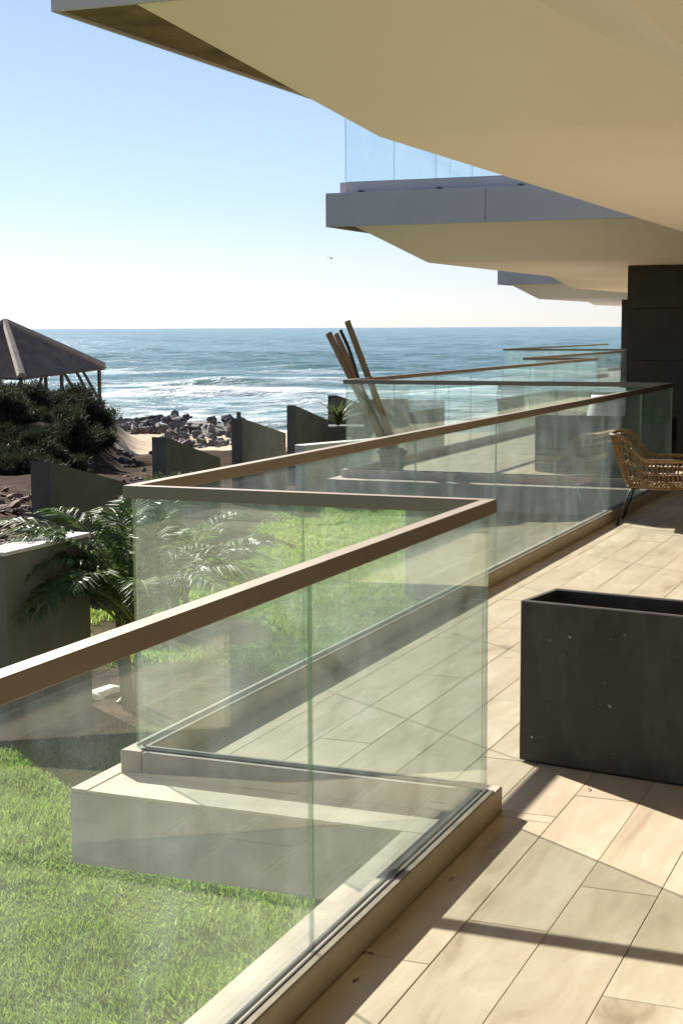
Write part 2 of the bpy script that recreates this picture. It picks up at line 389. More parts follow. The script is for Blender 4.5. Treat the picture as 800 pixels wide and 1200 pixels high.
# ------------------------------------------------------------------ sea
SEA_Z = -3.55
yr = np.concatenate([np.arange(62, 150, .5), np.arange(150, 320, 1.2), np.geomspace(322, 2000, 150), np.geomspace(2040, 16000, 40)])
cu = np.linspace(-1, 1, 190)
Yg = np.repeat(yr[:, None], len(cu), 1); Xg = cu[None, :] * (60 + .55 * yr[:, None])
def wavez(x, y):
    z = np.zeros_like(x); rg = np.random.default_rng(11); att = 1 / (1 + (y / 3000) ** 2)
    for k in range(16):
        L = rg.uniform(3.5, 16); an = rg.normal(0, .38); ph = rg.uniform(0, 6.28); A = .012 * L * rg.uniform(.5, 1)
        z += A * np.sin(2 * math.pi / L * (y * math.cos(an) + x * math.sin(an)) + ph)
    return z * att
foam = np.zeros_like(Xg); Zg = wavez(Xg, Yg)
for (yc, wd, hh, sd_, st) in ((73, 3.5, .10, 21, 1.0), (80, 4.0, .16, 25, .85), (89, 4.5, .45, 22, 1.0), (101, 5.0, .35, 27, .8), (117, 6, .85, 23, 1.0), (140, 6, .55, 24, .75), (172, 7, .4, 29, .5)):
    c = yc + vnoise(Xg * .14, Xg * 0, sd_) * 7 + vnoise(Xg * .5, Xg * 0, sd_ + 1) * 1.6
    amp = np.clip(.55 + vnoise(Xg * .22, Xg * 0 + yc, sd_ + 2) * 1.5, 0, 1)
    d = Yg - c
    Zg += hh * amp * np.where(d < 0, np.exp(-(d / (wd * .30)) ** 2), np.exp(-(d / (wd * .8)) ** 2))
    foam = np.maximum(foam, st * (.25 + .75 * amp) * np.where(d < 0, np.exp(-(d / (wd * .55)) ** 2), np.exp(-(d / (wd * .9)) ** 2)))
foam = np.maximum(foam, .55 * (1 - sm(84, 128, Yg)))
nyr, ncu = Yg.shape; I = np.arange(nyr * ncu).reshape(nyr, ncu)
F = np.stack([I[:-1, :-1], I[:-1, 1:], I[1:, 1:], I[1:, :-1]], -1).reshape(-1, 4)
sea = raw('sea', np.stack([Xg, Yg, SEA_Z + Zg], -1).reshape(-1, 3), F, M['sea'], smooth=True); sea['kind'] = 'structure'
fa = sea.data.attributes.new('foam', 'FLOAT', 'POINT'); fa.data.foreach_set('value', foam.ravel().astype(np.float32))

# ------------------------------------------------------------------ terraces (slab, curbs, tiles)
TW, TL, GAP, TTH = .222, 1.20, .0017, .014
tile_cache = {}
def add_tile(parent, t0, t1, s0, s1):
    w, l = round(t1 - t0, 4), round(s1 - s0, 4)
    if w < .03 or l < .03: return
    if (w, l) not in tile_cache:
        tile_cache[(w, l)] = MB().box(-w / 2 + GAP / 2, w / 2 - GAP / 2, -l / 2 + GAP / 2, l / 2 - GAP / 2, -TTH, 0, .0014).mesh('tile', M['tile'])
    o = bpy.data.objects.new('tile', tile_cache[(w, l)]); COL.objects.link(o)
    o.location = W((t0 + t1) / 2, (s0 + s1) / 2, random.uniform(-.0006, .0004)); o.rotation_euler = (random.uniform(-.0006, .0006), random.uniform(-.0006, .0006), -TH); o.parent = parent; o.matrix_parent_inverse = Matrix.Rotation(TH, 4, 'Z')
def tile_zone(parent, t0, t1, s0, s1, tref=-.993, sref=4.20):
    i0 = math.floor((t0 - tref) / TW); i1 = math.ceil((t1 - tref) / TW)
    for i in range(i0, i1):
        a, b = max(t0, tref + i * TW), min(t1, tref + (i + 1) * TW)
        sh = sref + {0: 0, 1: .52, 2: .86}[i % 3] - (.02 if i % 2 else 0)
        j0 = math.floor((s0 - sh) / TL); j1 = math.ceil((s1 - sh) / TL)
        for j in range(j0, j1):
            c, d = max(s0, sh + j * TL), min(s1, sh + (j + 1) * TL)
            if b - a > .02 and d - c > .02: add_tile(parent, a, b, c, d)
CW = .085
def slab_block(name, corners, sback, tback):
    # corners: alternate A / B runs; rectangles from each long run back to the house
    m = MB()
    for (p, q) in corners:
        m.box(p[0] - EA, tback, p[1] - EB, q[1] - EB, -.27, -TTH)
    return m.build(name, M['slabside'], frame=True)
def ledge_and_curb(parent, runs):
    for kind, p, q in runs:
        if kind == 'A':
            lo, hi = min(p[1], q[1]), max(p[1], q[1]); t = p[0]
            wide = .085 if p is OUT0 else 0
            MB().box(t - EA - .002 - wide, t - CW / 2 - .001, lo - EB, hi - EB - .004, -.268 if wide else -TTH, -.001, .003).build('ledge', M['curb'], parent, frame=True)
            MB().box(t - CW / 2, t + CW / 2, lo - CW / 2, hi + CW / 2 - (0 if kind == 'A' else 0) - CW - .003, -TTH, ZC, .004).build('curb', M['curb'], parent, frame=True)
        else:
            t0, t1 = min(p[0], q[0]), max(p[0], q[0]); s = p[1]
            MB().box(t0 - CW / 2 + .002, t1 - EA - .004, s - EB - .002, s - CW / 2 - .001, -TTH, -.002, .003).build('ledge', M['curb'], parent, frame=True)
            MB().box(t0 + CW / 2 + .003, t1 + CW / 2, s - CW / 2, s + CW / 2, -TTH, ZC - .001, .004).build('curb', M['curb'], parent, frame=True)

ter1 = slab_block('terrace', [(OUT0, IN1), (OUT1, IN2)], 17.6, FAC + .2); ter1['kind'] = 'structure'
ledge_and_curb(ter1, [('A', OUT0, IN1), ('B', IN1, OUT1), ('A', OUT1, IN2)])
tile_zone(ter1, -1.215, .35, 1.9, 14.9)
tile_zone(ter1, IN1[0] + CW / 2 + .002, -1.215, 1.9, IN1[1] + CW / 2 + .002)
tile_zone(ter1, OUT1[0] + CW / 2 + .002, -1.215, IN1[1] + CW / 2 + .002, 14.9)
rest = MB()
rest.box(IN1[0] + CW / 2 + .002, FAC, OUT0[1], 1.898, -TTH, -.001); rest.box(.353, FAC, 1.9, 14.9, -TTH, -.001)
rest.box(OUT1[0] + CW / 2 + .002, FAC, 14.903, 15.25 - CW / 2 - .003, -TTH, -.001)
rest.build('paving', M['tile'], ter1, frame=True)
MB().box(IN1[0] + .02, .36, 1.9, 15.1, -TTH - .01, -TTH + .006).build('grout', M['grout'], ter1, frame=True)

ter2 = slab_block('terrace', [(OUT2, IN3), (OUT3, IN4)], 45, -2.6); ter2['kind'] = 'structure'
ledge_and_curb(ter2, [('B', IN2, OUT2), ('A', OUT2, IN3), ('B', IN3, OUT3), ('A', OUT3, IN4)])
tile_zone(ter2, OUT2[0] + CW / 2 + .002, -3.7, 15.25 + CW / 2 + .002, 25.2, tref=-6.1, sref=16.1)
rest = MB(); rest.box(-3.697, -2.6, 15.25 + CW / 2, 38, -TTH, -.001); rest.box(OUT2[0] + CW / 2 + .002, -3.7, 25.203, 27 - CW / 2, -TTH, -.001)
rest.box(OUT3[0] + CW / 2, -3.7, 27 + CW / 2, 37.4, -TTH, -.001)
rest.build('paving', M['tile'], ter2, frame=True)
ter3 = slab_block('terrace', [(OUT4, IN5), (OUT5, IN6)], 60, -7); ter3['kind'] = 'structure'
ledge_and_curb(ter3, [('B', IN4, OUT4), ('A', OUT4, IN5), ('B', IN5, OUT5), ('A', OUT5, IN6)])
# recessed base walls under the terraces
for (p, q, tb, lab) in ((OUT0, IN1, FAC, 'grey base wall recessed under the terrace with the dark planter'), (OUT1, IN2, FAC, 'grey base wall recessed under the terrace with the rattan chair'),
                   (OUT2, IN3, -2.6, 'grey base wall recessed under the terrace with the bamboo canes'), (OUT3, IN4, -2.6, 'grey base wall below the second terrace beyond the bamboo canes'), (OUT4, IN5, -7, 'grey base wall below the farthest glass balustrades')):
    w = MB().box(p[0] + .55, tb, p[1] + .35, q[1] + .34, -4.2 if p[1] > 20 else -1.9, -.272).build('base_wall', M['slabside'], frame=True); tag(w, lab, 'wall')

# ------------------------------------------------------------------ glass balustrades
GT = .006
def balustrade(kind, p, q, npan, label, zb=0.0, ext0=True, group=None):
    root = empty('glass_balustrade', W(*p, zb), -TH); tag(root, label, 'balustrade', group)
    L = abs(q[1] - p[1]) if kind == 'A' else abs(q[0] - p[0])
    # local frame: u along run. A: +y ; B: -x
    def bx(mb, u0, u1, w0, w1, z0, z1, bev=0, mi=0):
        if kind == 'A': mb.box(w0, w1, u0, u1, z0, z1, bev, mi)
        else: mb.box(-u1, -u0, w0, w1, z0, z1, bev, mi)
        return mb
    g0, g1 = .012, L - .012
    for i in range(npan):
        a = g0 + (g1 - g0) * i / npan + .004; b = g0 + (g1 - g0) * (i + 1) / npan - .004
        mb = MB(); bx(mb, a, b, -GT, GT, ZC - .03, ZR - .035)
        mb.m = [0] * 6
        ends = (2, 3) if kind == 'A' else (4, 5)      # faces of the two vertical cut edges
        for e in ends: mb.m[e] = 1
        pan = mb.build('glass_panel', [M['glass'], M['edge']], root)
        if kind == 'A':
            pass
    # handrail: mitred into the neighbouring run
    h = .0225; rz0, rz1 = ZR - .045, ZR
    mb = MB()
    if kind == 'A':
        # start is an outer corner (mitre with B), end is an inner corner
        y0i, y0o, y1i, y1o = h, -h, L + h - .0005, L - h
        b = [(-h, -h + .0008), (h, h + .0008), (h, L + h - .0008 if False else L + h), (-h, L - h)]
        b = [(-h, -h), (h, h), (h, L + h), (-h, L - h)]
    else:
        b = [(h, h), (-h, -h), (-L - h, -h), (-L + h, h)]
        b = [(h, h), (-L + h, h), (-L - h, -h), (-h, -h)]
    e = .0025
    def ring(z, sh):
        c = (sum(x for x, _ in b) / 4, sum(y for _, y in b) / 4); out = []
        for x, y in b:
            out.append((x - math.copysign(sh, x - (0 if kind == 'A' else c[0])), y - math.copysign(sh, y - (c[1] if kind == 'A' else 0)), z))
        return out
    rings = [ring(rz0, e), ring(rz0 + e, .0004), ring(rz1 - e, .0004), ring(rz1, e)]
    n0 = len(mb.v)
    for r_ in rings: mb.v += r_
    for k in range(3):
        for j in range(4):
            mb.f.append((n0 + k * 4 + j, n0 + k * 4 + (j + 1) % 4, n0 + (k + 1) * 4 + (j + 1) % 4, n0 + (k + 1) * 4 + j)); mb.m.append(0)
    mb.f.append((n0, n0 + 1, n0 + 2, n0 + 3)); mb.m.append(0); mb.f.append((n0 + 12, n0 + 13, n0 + 14, n0 + 15)); mb.m.append(0)
    mb.build('handrail', M['rail'], root)
    # base channel: metal strip with two rubber gaskets
    for sgn in (-1, 1):
        mb = MB(); bx(mb, .03, L - .03, *sorted((sgn * .0095, sgn * .0155)), ZC - .004, ZC + .006); mb.build('gasket', M['gasket'], root)
        if sgn * (1 if kind == 'A' else 1) < 0: continue
        mb = MB(); bx(mb, .03, L - .03, *sorted((sgn * .0157, sgn * .036)), ZC - .004, ZC + .0035, .001); mb.build('base_channel', M['channel'], root)
    return root
balustrade('A', (IN1[0], IN1[1] - 8 * 1.44), IN1, 8, 'long glass balustrade with bronze handrail on the terrace edge beside the large charcoal planter')
balustrade('B', IN1, OUT1, 1, 'short single pane glass return panel at the jutting corner above the lawn')
balustrade('A', OUT1, IN2, 7, 'long glass balustrade with bronze handrail running past the rattan chair')
balustrade('B', IN2, OUT2, 3, 'glass balustrade of three panes in front of the potted bamboo canes')
balustrade('A', OUT2, IN3, 8, 'long glass balustrade running from the potted bamboo canes along the next terrace')
balustrade('B', IN3, OUT3, 1, 'short single glass pane at the end of the terrace with the bamboo canes')
balustrade('A', OUT3, IN4, 7, 'glass balustrade of the distant terrace, behind the short single pane beyond the bamboo canes')
balustrade('B', IN4, OUT4, 3, 'glass balustrade across the farthest terrace front, seen against the sea')
balustrade('A', OUT4, IN5, 8, 'farthest long glass balustrade, its handrail rising to the dark wall')

# ------------------------------------------------------------------ balcony slabs overhead
def upper_slab(label, segs, tb, s_end):
    root = empty('balcony_slab', W(segs[0][1][0], segs[0][1][1], ZF), 0); tag(root, label, 'balcony')
    inv = Matrix.Translation(-Vector(root.location))
    sof, lip, body = MB(), MB(), MB()
    V0 = lambda p: (p[0] - EA, p[1] - EB); V1 = lambda p: (p[0] - EA + (.30 if p in (OUT1, OUT2, OUT3, OUT4, OUT5) else .13), p[1] - EB); V2 = lambda p: (p[0] - EA + WS, p[1] - EB + WS)
    fas = []
    for kind, p, q in segs:
        if kind == 'A':
            lip.quad((*V0(p), ZF), (*V0(q), ZF), (*V1(q), ZF), (*V1(p), ZF))
            sof.quad((*V1(p), ZF), (*V1(q), ZF), (*V2(q), ZS), (*V2(p), ZS))
            sof.quad((*V2(p), ZS), (*V2(q), ZS), (tb, V2(q)[1], ZS), (tb, V2(p)[1], ZS))
            body.box(V0(p)[0] + .014, tb, V0(p)[1] + .014, V0(q)[1] + .013, ZF + .02, ZT)
        else:
            sof.quad((*V1(p), ZF), (*V1(q), ZF), (*V2(q), ZS), (*V2(p), ZS))
        fas.append((kind, p, q))
    def fr(o): o.rotation_euler.z = -TH; o.parent = root; o.location = inv @ Vector((0, 0, 0)); return o
    fr(sof.build('soffit', M['soffit'])); fr(lip.build('soffit_lip', M['lip'])); fr(body.build('deck', M['fascia']))
    for kind, p, q in fas:
        a, b = V0(p), V0(q); L = abs(b[1] - a[1]) if kind == 'A' else abs(b[0] - a[0]); k = max(1, round(L / 1.75))
        for i in range(k):
            u0, u1 = L * i / k + (.004 if i else 0), L * (i + 1) / k - .004
            m = MB()
            if kind == 'A': m.box(a[0], a[0] + .013, a[1] + u0 + (.0135 if i == 0 else 0), a[1] + u1, ZF - .012, ZT - .002, .002)
            else: m.box(b[0] + L - u1 - (.003 if i == k - 1 else 0), b[0] + L - u0, a[1], a[1] + .013, ZF - .012, ZT - .002, .002)
            fr(m.build('fascia_panel', M['fascia']))
        m = MB()
        if kind == 'A': m.box(p[0] - CW / 2, p[0] + CW / 2, p[1] - CW / 2, q[1] - CW / 2 - .003, ZT - .001, ZT + .125, .004)
        else: m.box(q[0] + CW / 2 + .003, p[0] + CW / 2, p[1] - CW / 2, p[1] + CW / 2, ZT - .001, ZT + .124, .004)
        fr(m.build('upper_curb', M['fascia']))
        if kind == 'B' and L > 2:
            for i in range(4):
                t = q[0] + .22 + i * .86
                fr(MB().tube([(t, p[1] - CW / 2 - .09, ZT + .012), (t, p[1] - CW / 2 + .01, ZT + .012)], .022, 8).build('drain_spout', M['gasket']))
    return root
START = (IN1[0], OUT0[1])
upper_slab('beige folded soffit slab overhead, covering the terrace with the charcoal planter and rattan chair', [('A', START, IN1), ('B', IN1, OUT1), ('A', OUT1, IN2)], FAC + 3, 0)
upper_slab('overhanging balcony slab with grey fascia above the potted bamboo canes', [('B', IN2, OUT2), ('A', OUT2, IN3), ('B', IN3, OUT3), ('A', OUT3, IN4)], FAC + 3, 0)
upper_slab('distant balcony slab with small grey fascia, farthest along the building', [('B', IN4, OUT4), ('A', OUT4, IN5), ('B', IN5, OUT5), ('A', OUT5, IN6)], FAC + 3, 0)
balustrade('B', IN2, OUT2, 3, 'upstairs glass balustrade standing on the grey fascia above the bamboo canes', zb=ZT + .04)
balustrade('A', OUT2, IN3, 8, 'upstairs glass balustrade side run along the balcony above the bamboo canes', zb=ZT + .04)

# ------------------------------------------------------------------ house walls
def panel_wall(label, t0, t1, s0, s1, z0, z1, joints):
    root = empty('panelled_wall', W(t0, s0, z0), -TH); tag(root, label, 'wall')
    MB().box(.012, t1 - t0, .012, s1 - s0, 0, z1 - z0).build('wall_core', M['gasket'], root)
    zz = [z0] + joints + [z1]
    for a, b in zip(zz[:-1], zz[1:]):
        k = max(1, round((t1 - t0) / 1.25))
        for i in range(k):
            u0, u1 = (t1 - t0) * i / k, (t1 - t0) * (i + 1) / k - .005
            MB().box(u0, u1, 0, .0118, a - z0 + .004, b - z0 - .004, .0015).build('wall_panel', M['darkwall'], root)
        MB().box(0, .0118, .013, s1 - s0, a - z0 + .004, b - z0 - .004, .0015).build('wall_panel', M['darkwall'], root)
    return root
panel_wall('tall dark brown panelled end wall rising to the soffit behind the rattan chair', -3.72, FAC + .3, 17.6, 20.2, 0, ZS - .003, [.62, 1.21, 1.80])
panel_wall('dark brown panelled wall set back behind the taller dark end wall', -4.0, FAC, 20.25, 23.4, 0, ZS - .003, [.62, 1.21, 1.80])
panel_wall('dark panelled end wall of the farthest house unit', -8.6, -4.2, 40.0, 43, 0, ZS - .003, [.62, 1.21, 1.80])
hw = empty('house_front', W(FAC, -7.4, 0), -TH); tag(hw, 'glazed house front with dark frames and dark piers along the terrace', 'building')
MB().box(0, .25, 0, 25.0, 2.15, ZS - .004).build('lintel', M['darkwall'], hw)
MB().box(0.28, 4, 0, 25.0, 0, ZS - .01).build('room_block', M['whitewall'], hw)
s = 0.0; i = 0
while s < 24.9:
    if i % 4 == 3:
        MB().box(0, .26, s, s + 1.6, 0, 2.149).build('wall_pier', M['darkwall'], hw); s += 1.6
    else:
        fr_ = MB()
        fr_.box(.06, .13, s, s + .06, 0, 2.149); fr_.box(.06, .13, s + 1.54, s + 1.6, 0, 2.149); fr_.box(.061, .129, s + .06, s + 1.54, 0, .07); fr_.box(.061, .129, s + .06, s + 1.54, 2.08, 2.149)
        w_ = fr_.build('door_frame', M['frame'], hw); MB().box(.09, .10, s + .06, s + 1.54, .07, 2.08).build('door_pane', M['pane'], w_); s += 1.6
    i += 1
bw = MB().box(IN1[0] - EA, FAC, -7.75, -7.4 - .28, -.27, ZF).build('end_wall', M['whitewall'], frame=True); tag(bw, 'pale plaster end wall closing the terrace behind the charcoal planter', 'wall')

# ------------------------------------------------------------------ planters
def planter(loc, rz, L, D, H, label, plant=False):
    root = empty('planter', loc, rz); tag(root, label, 'planter')
    th = .022; m = MB()
    m.box(0, L, 0, th, .006, H, .004); m.box(0, L, D - th, D, .006, H, .004)
    m.box(0, th, th - .001, D - th + .001, .006, H - .001, .003); m.box(L - th, L, th - .001, D - th + .001, .006, H - .001, .003); m.box(th, L - th, th, D - th, .006, .03)
    m.box(.04, L - .04, .03, D - .03, 0, .0055)
    m.build('planter_box', M['planter'], root)
    vs_, fs = [], []; nx_, ny_ = 30, 9
    for j in range(ny_):
        for i_ in range(nx_):
            x = th + (L - 2 * th) * i_ / (nx_ - 1); y = th + (D - 2 * th) * j / (ny_ - 1)
            vs_.append((x, y, H - .14 + .03 * mnoise.noise((x * 9, y * 9, 3)) + .015 * mnoise.noise((x * 30, y * 30, 1))))
    for j in range(ny_ - 1):
        for i_ in range(nx_ - 1):
            a = j * nx_ + i_; fs.append((a, a + 1, a + nx_ + 1, a + nx_))
    raw('soil', vs_, fs, M['soil'], root)
    if plant:
        lv = MB()
        for k in range(90):
            bx_, by_ = random.uniform(.06, L - .06), random.uniform(.06, D - .06); h_ = random.uniform(.06, .26); an = random.uniform(0, 6.28); w_ = .022
            p0 = Vector((bx_, by_, H - .15)); d_ = Vector((math.cos(an), math.sin(an), 0)); sdv = Vector((-d_.y, d_.x, 0)) * w_
            tip = p0 + d_ * h_ * .5 + Vector((0, 0, h_ + .12)); mid = p0 + d_ * h_ * .2 + Vector((0, 0, h_ * .7 + .06))
            lv.quad(p0, mid + sdv, tip, mid - sdv)
        lv.build('leaves', M['leaf'], root)
    return root
planter((.653, 5.545, 0), -R(32), 1.25, .31, .605, 'large empty charcoal planter box standing in sun on the tiled terrace')
planter(W(-4.50, 16.55, 0), -TH, 1.5, .34, .61, 'dark planter box behind glass between the bamboo canes and the dark wall')
planter(W(-2.66, 15.45, 0), -TH, 1.1, .36, .62, 'dark planter with green leaves at the foot of the dark wall behind the rattan chair', True)

# ------------------------------------------------------------------ rattan armchair
def chair(loc, rz, label):
    root = empty('rattan_armchair', loc, rz); tag(root, label, 'chair')
    def per(u, x0, x1, hw_, rr):                    # u 0..1 : front-right -> back -> front-left
        pts = [(x1, -hw_)]; 
        for k in range(9): a = -math.pi / 2 - k / 8 * math.pi / 2; pts.append((x0 + rr + rr * math.cos(a), -hw_ + rr + rr * math.sin(a)))
        for k in range(9): a = math.pi - k / 8 * math.pi / 2; pts.append((x0 + rr + rr * math.cos(a), hw_ - rr + rr * math.sin(a)))
        pts.append((x1, hw_))
        ls = [math.dist(pts[i], pts[i + 1]) for i in range(len(pts) - 1)]; T = sum(ls) * u
        for i, l in enumerate(ls):
            if T <= l or i == len(ls) - 1: f = min(1, T / l) if l else 0; return (pts[i][0] + (pts[i + 1][0] - pts[i][0]) * f, pts[i][1] + (pts[i + 1][1] - pts[i][1]) * f)
            T -= l
    def rimz(u):
        d = abs(u - .5)
        if d < .17: return .735
        if d < .29: t = (d - .17) / .12; t = t * t * (3 - 2 * t); return .735 + (.535 - .735) * t
        return .535 + .012 * (d - .29)
    def surf(u, v):
        b = per(u, -.235, .30, .245, .09); r_ = per(u, -.375, .335, .305, .10); z1 = rimz(u); z0 = .315
        e = v + .10 * math.sin(v * math.pi)
        lean = (z1 - z0) / .42
        bx_ = b[0] + (r_[0] - b[0]) * e * (lean if r_[0] < -.2 else 1); by_ = b[1] + (r_[1] - b[1]) * e
        return Vector((bx_, by_, z0 + (z1 - z0) * v))
    rim = [surf(i / 60, 1) for i in range(61)]
    for sgn, e in ((0, rim[0]), (60, rim[-1])):
        pass
    full = [Vector((.31, -.25, .32)), Vector((.335, -.29, .43))] + rim + [Vector((.335, .29, .43)), Vector((.31, .25, .32))]
    MB().tube(full, .0125, 8).build('rim', M['rattan'], root, smooth=True)
    st = MB()
    for i in range(1, 46):
        u = i / 46
        st.tube([surf(u, v) for v in (0, .25, .5, .75, 1)], .0052, 4, False)
    st.build('upright_strands', M['rattan'], root)
    wv = MB()
    for k, v in enumerate((.03, .09, .15, .21, .48, .53, .80, .94)):
        wv.tube([surf(i / 120, v) + Vector((0, 0, .003 * (-1) ** (i + k))) + (surf(i / 120, v) - Vector((0, 0, .5))).normalized() * .005 * (-1) ** (i + k) for i in range(121)], .0062, 4, False)
    wv.build('weave', M['rattan'], root)
    sw = MB()
    for i in range(24):
        y = -.235 + .47 * i / 23; sw.tube([(-.225 + .012 * math.cos(k * math.pi) * 0, y, .322 + .004 * (-1) ** (i + k)) if False else (-.225 + .535 * k / 16, y, .322 - .018 * math.sin(math.pi * k / 16) + .003 * (-1) ** (i + k)) for k in range(17)], .0085, 4, False)
    for i in range(20):
        x = -.225 + .535 * i / 19; sw.tube([(x, -.24 + .48 * k / 16, .322 - .018 * math.sin(math.pi * i / 19) + .003 * (-1) ** (i + k + 1)) for k in range(17)], .007, 4, False)
    sw.build('seat', M['rattan'], root)
    MB().tube([(-.20, -.21, .305), (.27, -.21, .305), (.27, .21, .305), (-.20, .21, .305), (-.20, -.21, .305)], .008, 6).build('seat_frame', M['black'], root)
    for (x, y, fx, fy) in ((-.20, -.21, -.31, -.235), (-.20, .21, -.31, .235), (.27, -.21, .33, -.235), (.27, .21, .33, .235)):
        MB().tube([(x + (.07 if x < 0 else -.07), y, .303), (x + (.02 if x < 0 else -.02), y, .300), (x - (.012 if x < 0 else -.012), y * 1.01, .278), (fx, fy, 0.0)], .0085, 8).build('leg', M['black'], root, smooth=True)
    return root
p = at(722, 616, 0); a_ = -TH + R(6)
off = Matrix.Rotation(a_, 3, 'Z') @ Vector((-.31, -.235, 0))
chair(p - off, a_, 'woven rattan armchair with black metal legs beside the glass balustrade')

# ------------------------------------------------------------------ lounge behind the far planter
def lounge(loc, rz):
    root = empty('garden_armchair', loc, rz); tag(root, 'low dark garden armchair with white cushions beside the dark wall behind glass', 'chair')
    for x in (0, .56):
        for y in (0, .54): MB().box(x, x + .04, y, y + .04, 0, .30).build('leg', M['frame'], root)
    MB().box(0, .60, 0, .58, .302, .335, .004).build('frame', M['frame'], root)
    def pillow(name, x0, x1, y0, y1, z0, z1):
        vs_, fs = [], []; n = 9
        for sgn in (1, -1):
            for j in range(n):
                for i in range(n):
                    u, v = i / (n - 1) * 2 - 1, j / (n - 1) * 2 - 1
                    h = ((1 - u ** 4) * (1 - v ** 4)) ** .5 * (1 + .10 * mnoise.noise((u * 2, v * 2, z0 * 9 + sgn)))
                    vs_.append(((x0 + x1) / 2 + u * (x1 - x0) / 2, (y0 + y1) / 2 + v * (y1 - y0) / 2, (z0 + z1) / 2 + sgn * h * (z1 - z0) / 2))
        for k in range(2):
            for j in range(n - 1):
                for i in range(n - 1): a = k * n * n + j * n + i; q_ = (a, a + 1, a + n + 1, a + n); fs.append(q_ if k == 0 else q_[::-1])
        return raw(name, vs_, fs, M['cushion'], root, True)
    pillow('seat_cushion', .01, .59, .01, .57, .335, .50)
    b_ = pillow('back_cushion', -.27, .27, -.24, .24, -.08, .08); b_.location = (.32, .40, .55); b_.rotation_euler = (R(58), 0, 0)
    return root
lounge(W(-4.52, 18.35, -.0), -TH - R(6))
# ------------------------------------------------------------------ pot with bamboo canes
pp = at(459, 552, 0)
pot = empty('stone_pot', pp); tag(pot, 'small square stone pot holding tall bamboo canes in the terrace corner', 'pot')
m = MB(); rg_ = [(.115, 0), (.15, .21), (.165, .212), (.165, .245), (.14, .246), (.13, .19)]
for (r0, z0), (r1, z1) in zip(rg_[:-1], rg_[1:]):
    a = [(-r0, -r0, z0), (r0, -r0, z0), (r0, r0, z0), (-r0, r0, z0)]; b = [(-r1, -r1, z1), (r1, -r1, z1), (r1, r1, z1), (-r1, r1, z1)]
    for k in range(4): m.quad(a[k], a[(k + 1) % 4], b[(k + 1) % 4], b[k])
m.quad((-.115, -.115, 0), (.115, -.115, 0), (.115, .115, 0), (-.115, .115, 0)); m.build('pot_body', M['pot'], pot)
MB().box(-.132, .132, -.132, .132, .05, .19).build('soil', M['soil'], pot)
for k, (px, py, dd, bx_, by_, rad, mt, lab) in enumerate((
        (384.5, 390, .25, -.03, -.05, .036, 'bamboo', 'thick brown bamboo cane leaning farthest outwards in the stone pot'),
        (393.5, 391, .55, .00, .08, .029, 'bamboo', 'shorter brown bamboo cane standing behind the thick one in the pot'),
        (397.5, 386, .10, -.02, .02, .019, 'darkbamboo', 'thin blackened cane with a crooked tip in the stone pot'),
        (406.5, 376, .30, .06, -.03, .034, 'bamboo', 'tallest bamboo cane, the most upright one in the stone pot'))):
    top = atd(px, py, pp.y + dd); base = pp + Vector((bx_, by_, .195)); L = (top - base).length; pts = []; rr = []
    nseg = 7
    for i in range(nseg):
        for f_, g_ in ((0.02, .94), (.12, 1.0), (.88, .97), (.97, 1.08)):
            t = (i + f_) / nseg; q = base.lerp(top, t)
            if mt == 'darkbamboo': q = q + Vector((.018 * math.sin(t * 9), .01 * math.cos(t * 7), 0))
            pts.append(q); rr.append(rad * 1.2 * g_ * (1 - .12 * t))
    o = MB().tube(pts, rr, 10).build('bamboo_cane', M[mt], None, True); tag(o, lab, 'cane', 'bamboo canes in the stone pot')

# ------------------------------------------------------------------ garden fin walls
def fin(x, y, ztop, L, drop, th, label, mat='fin', rz=-TH, zb=-2.8, cap=False):
    root = empty('fin_wall', (x, y, zb), rz); tag(root, label, 'wall', 'sloping garden fin walls')
    m = MB(); H = ztop - zb; t = th
    A = [(0, 0, 0), (t, 0, 0), (t, L, 0), (0, L, 0)]; B = [(0, 0, H), (t, 0, H), (t, L, H - drop), (0, L, H - drop)]
    m.quad(*A[::-1]); m.quad(*B)
    for k in range(4): m.quad(A[k], A[(k + 1) % 4], B[(k + 1) % 4], B[k])
    m.build('wall_body', M[mat], root)
    if cap: MB().box(t / 2 - .03, t / 2 + .03, .05, .11, H, H + .10, .006).build('cap_light', M['fin'], root)
    return root
HF = 1.5
fins = [((36, 540.5), 1.8, .42, .25), ((178, 512), 1.65, .42, .22), ((271, 490), 1.75, .36, .20), ((336, 475), 1.62, .38, .19), ((384, 463), 2.0, .35, .22)]
labs = ['dark sloping fin wall standing between the palm and the shrub mound', 'dark low sloping fin wall in front of the sandy patch', 'dark sloping fin wall with a small post on top, below the boulders',
        'dark sloping fin wall in front of the surf, next to the strappy plant', 'dark fin wall half hidden behind the strappy plant']
for k, ((px, py), L, dr, th) in enumerate(fins):
    q = at(px, py, EYE - HF); fin(q.x, q.y, EYE - HF, L, dr, th, labs[k], cap=(k == 2))
for k, (px, py, wpx) in enumerate(((430, 468, 36), (474, 469, 50))):
    q = at(px, py, EYE - 1.95); fin(q.x, q.y, EYE - 1.95, 2.6, .10, .25, ['grey fin wall seen through glass behind the bamboo canes', 'broad grey fin wall seen through glass to the right of the bamboo canes'][k], 'fin')
q = at(583, 449, EYE - 1.6); fin(q.x, q.y, EYE - 1.6, 2.0, .2, .30, 'small distant fin wall seen through glass in front of the surf')
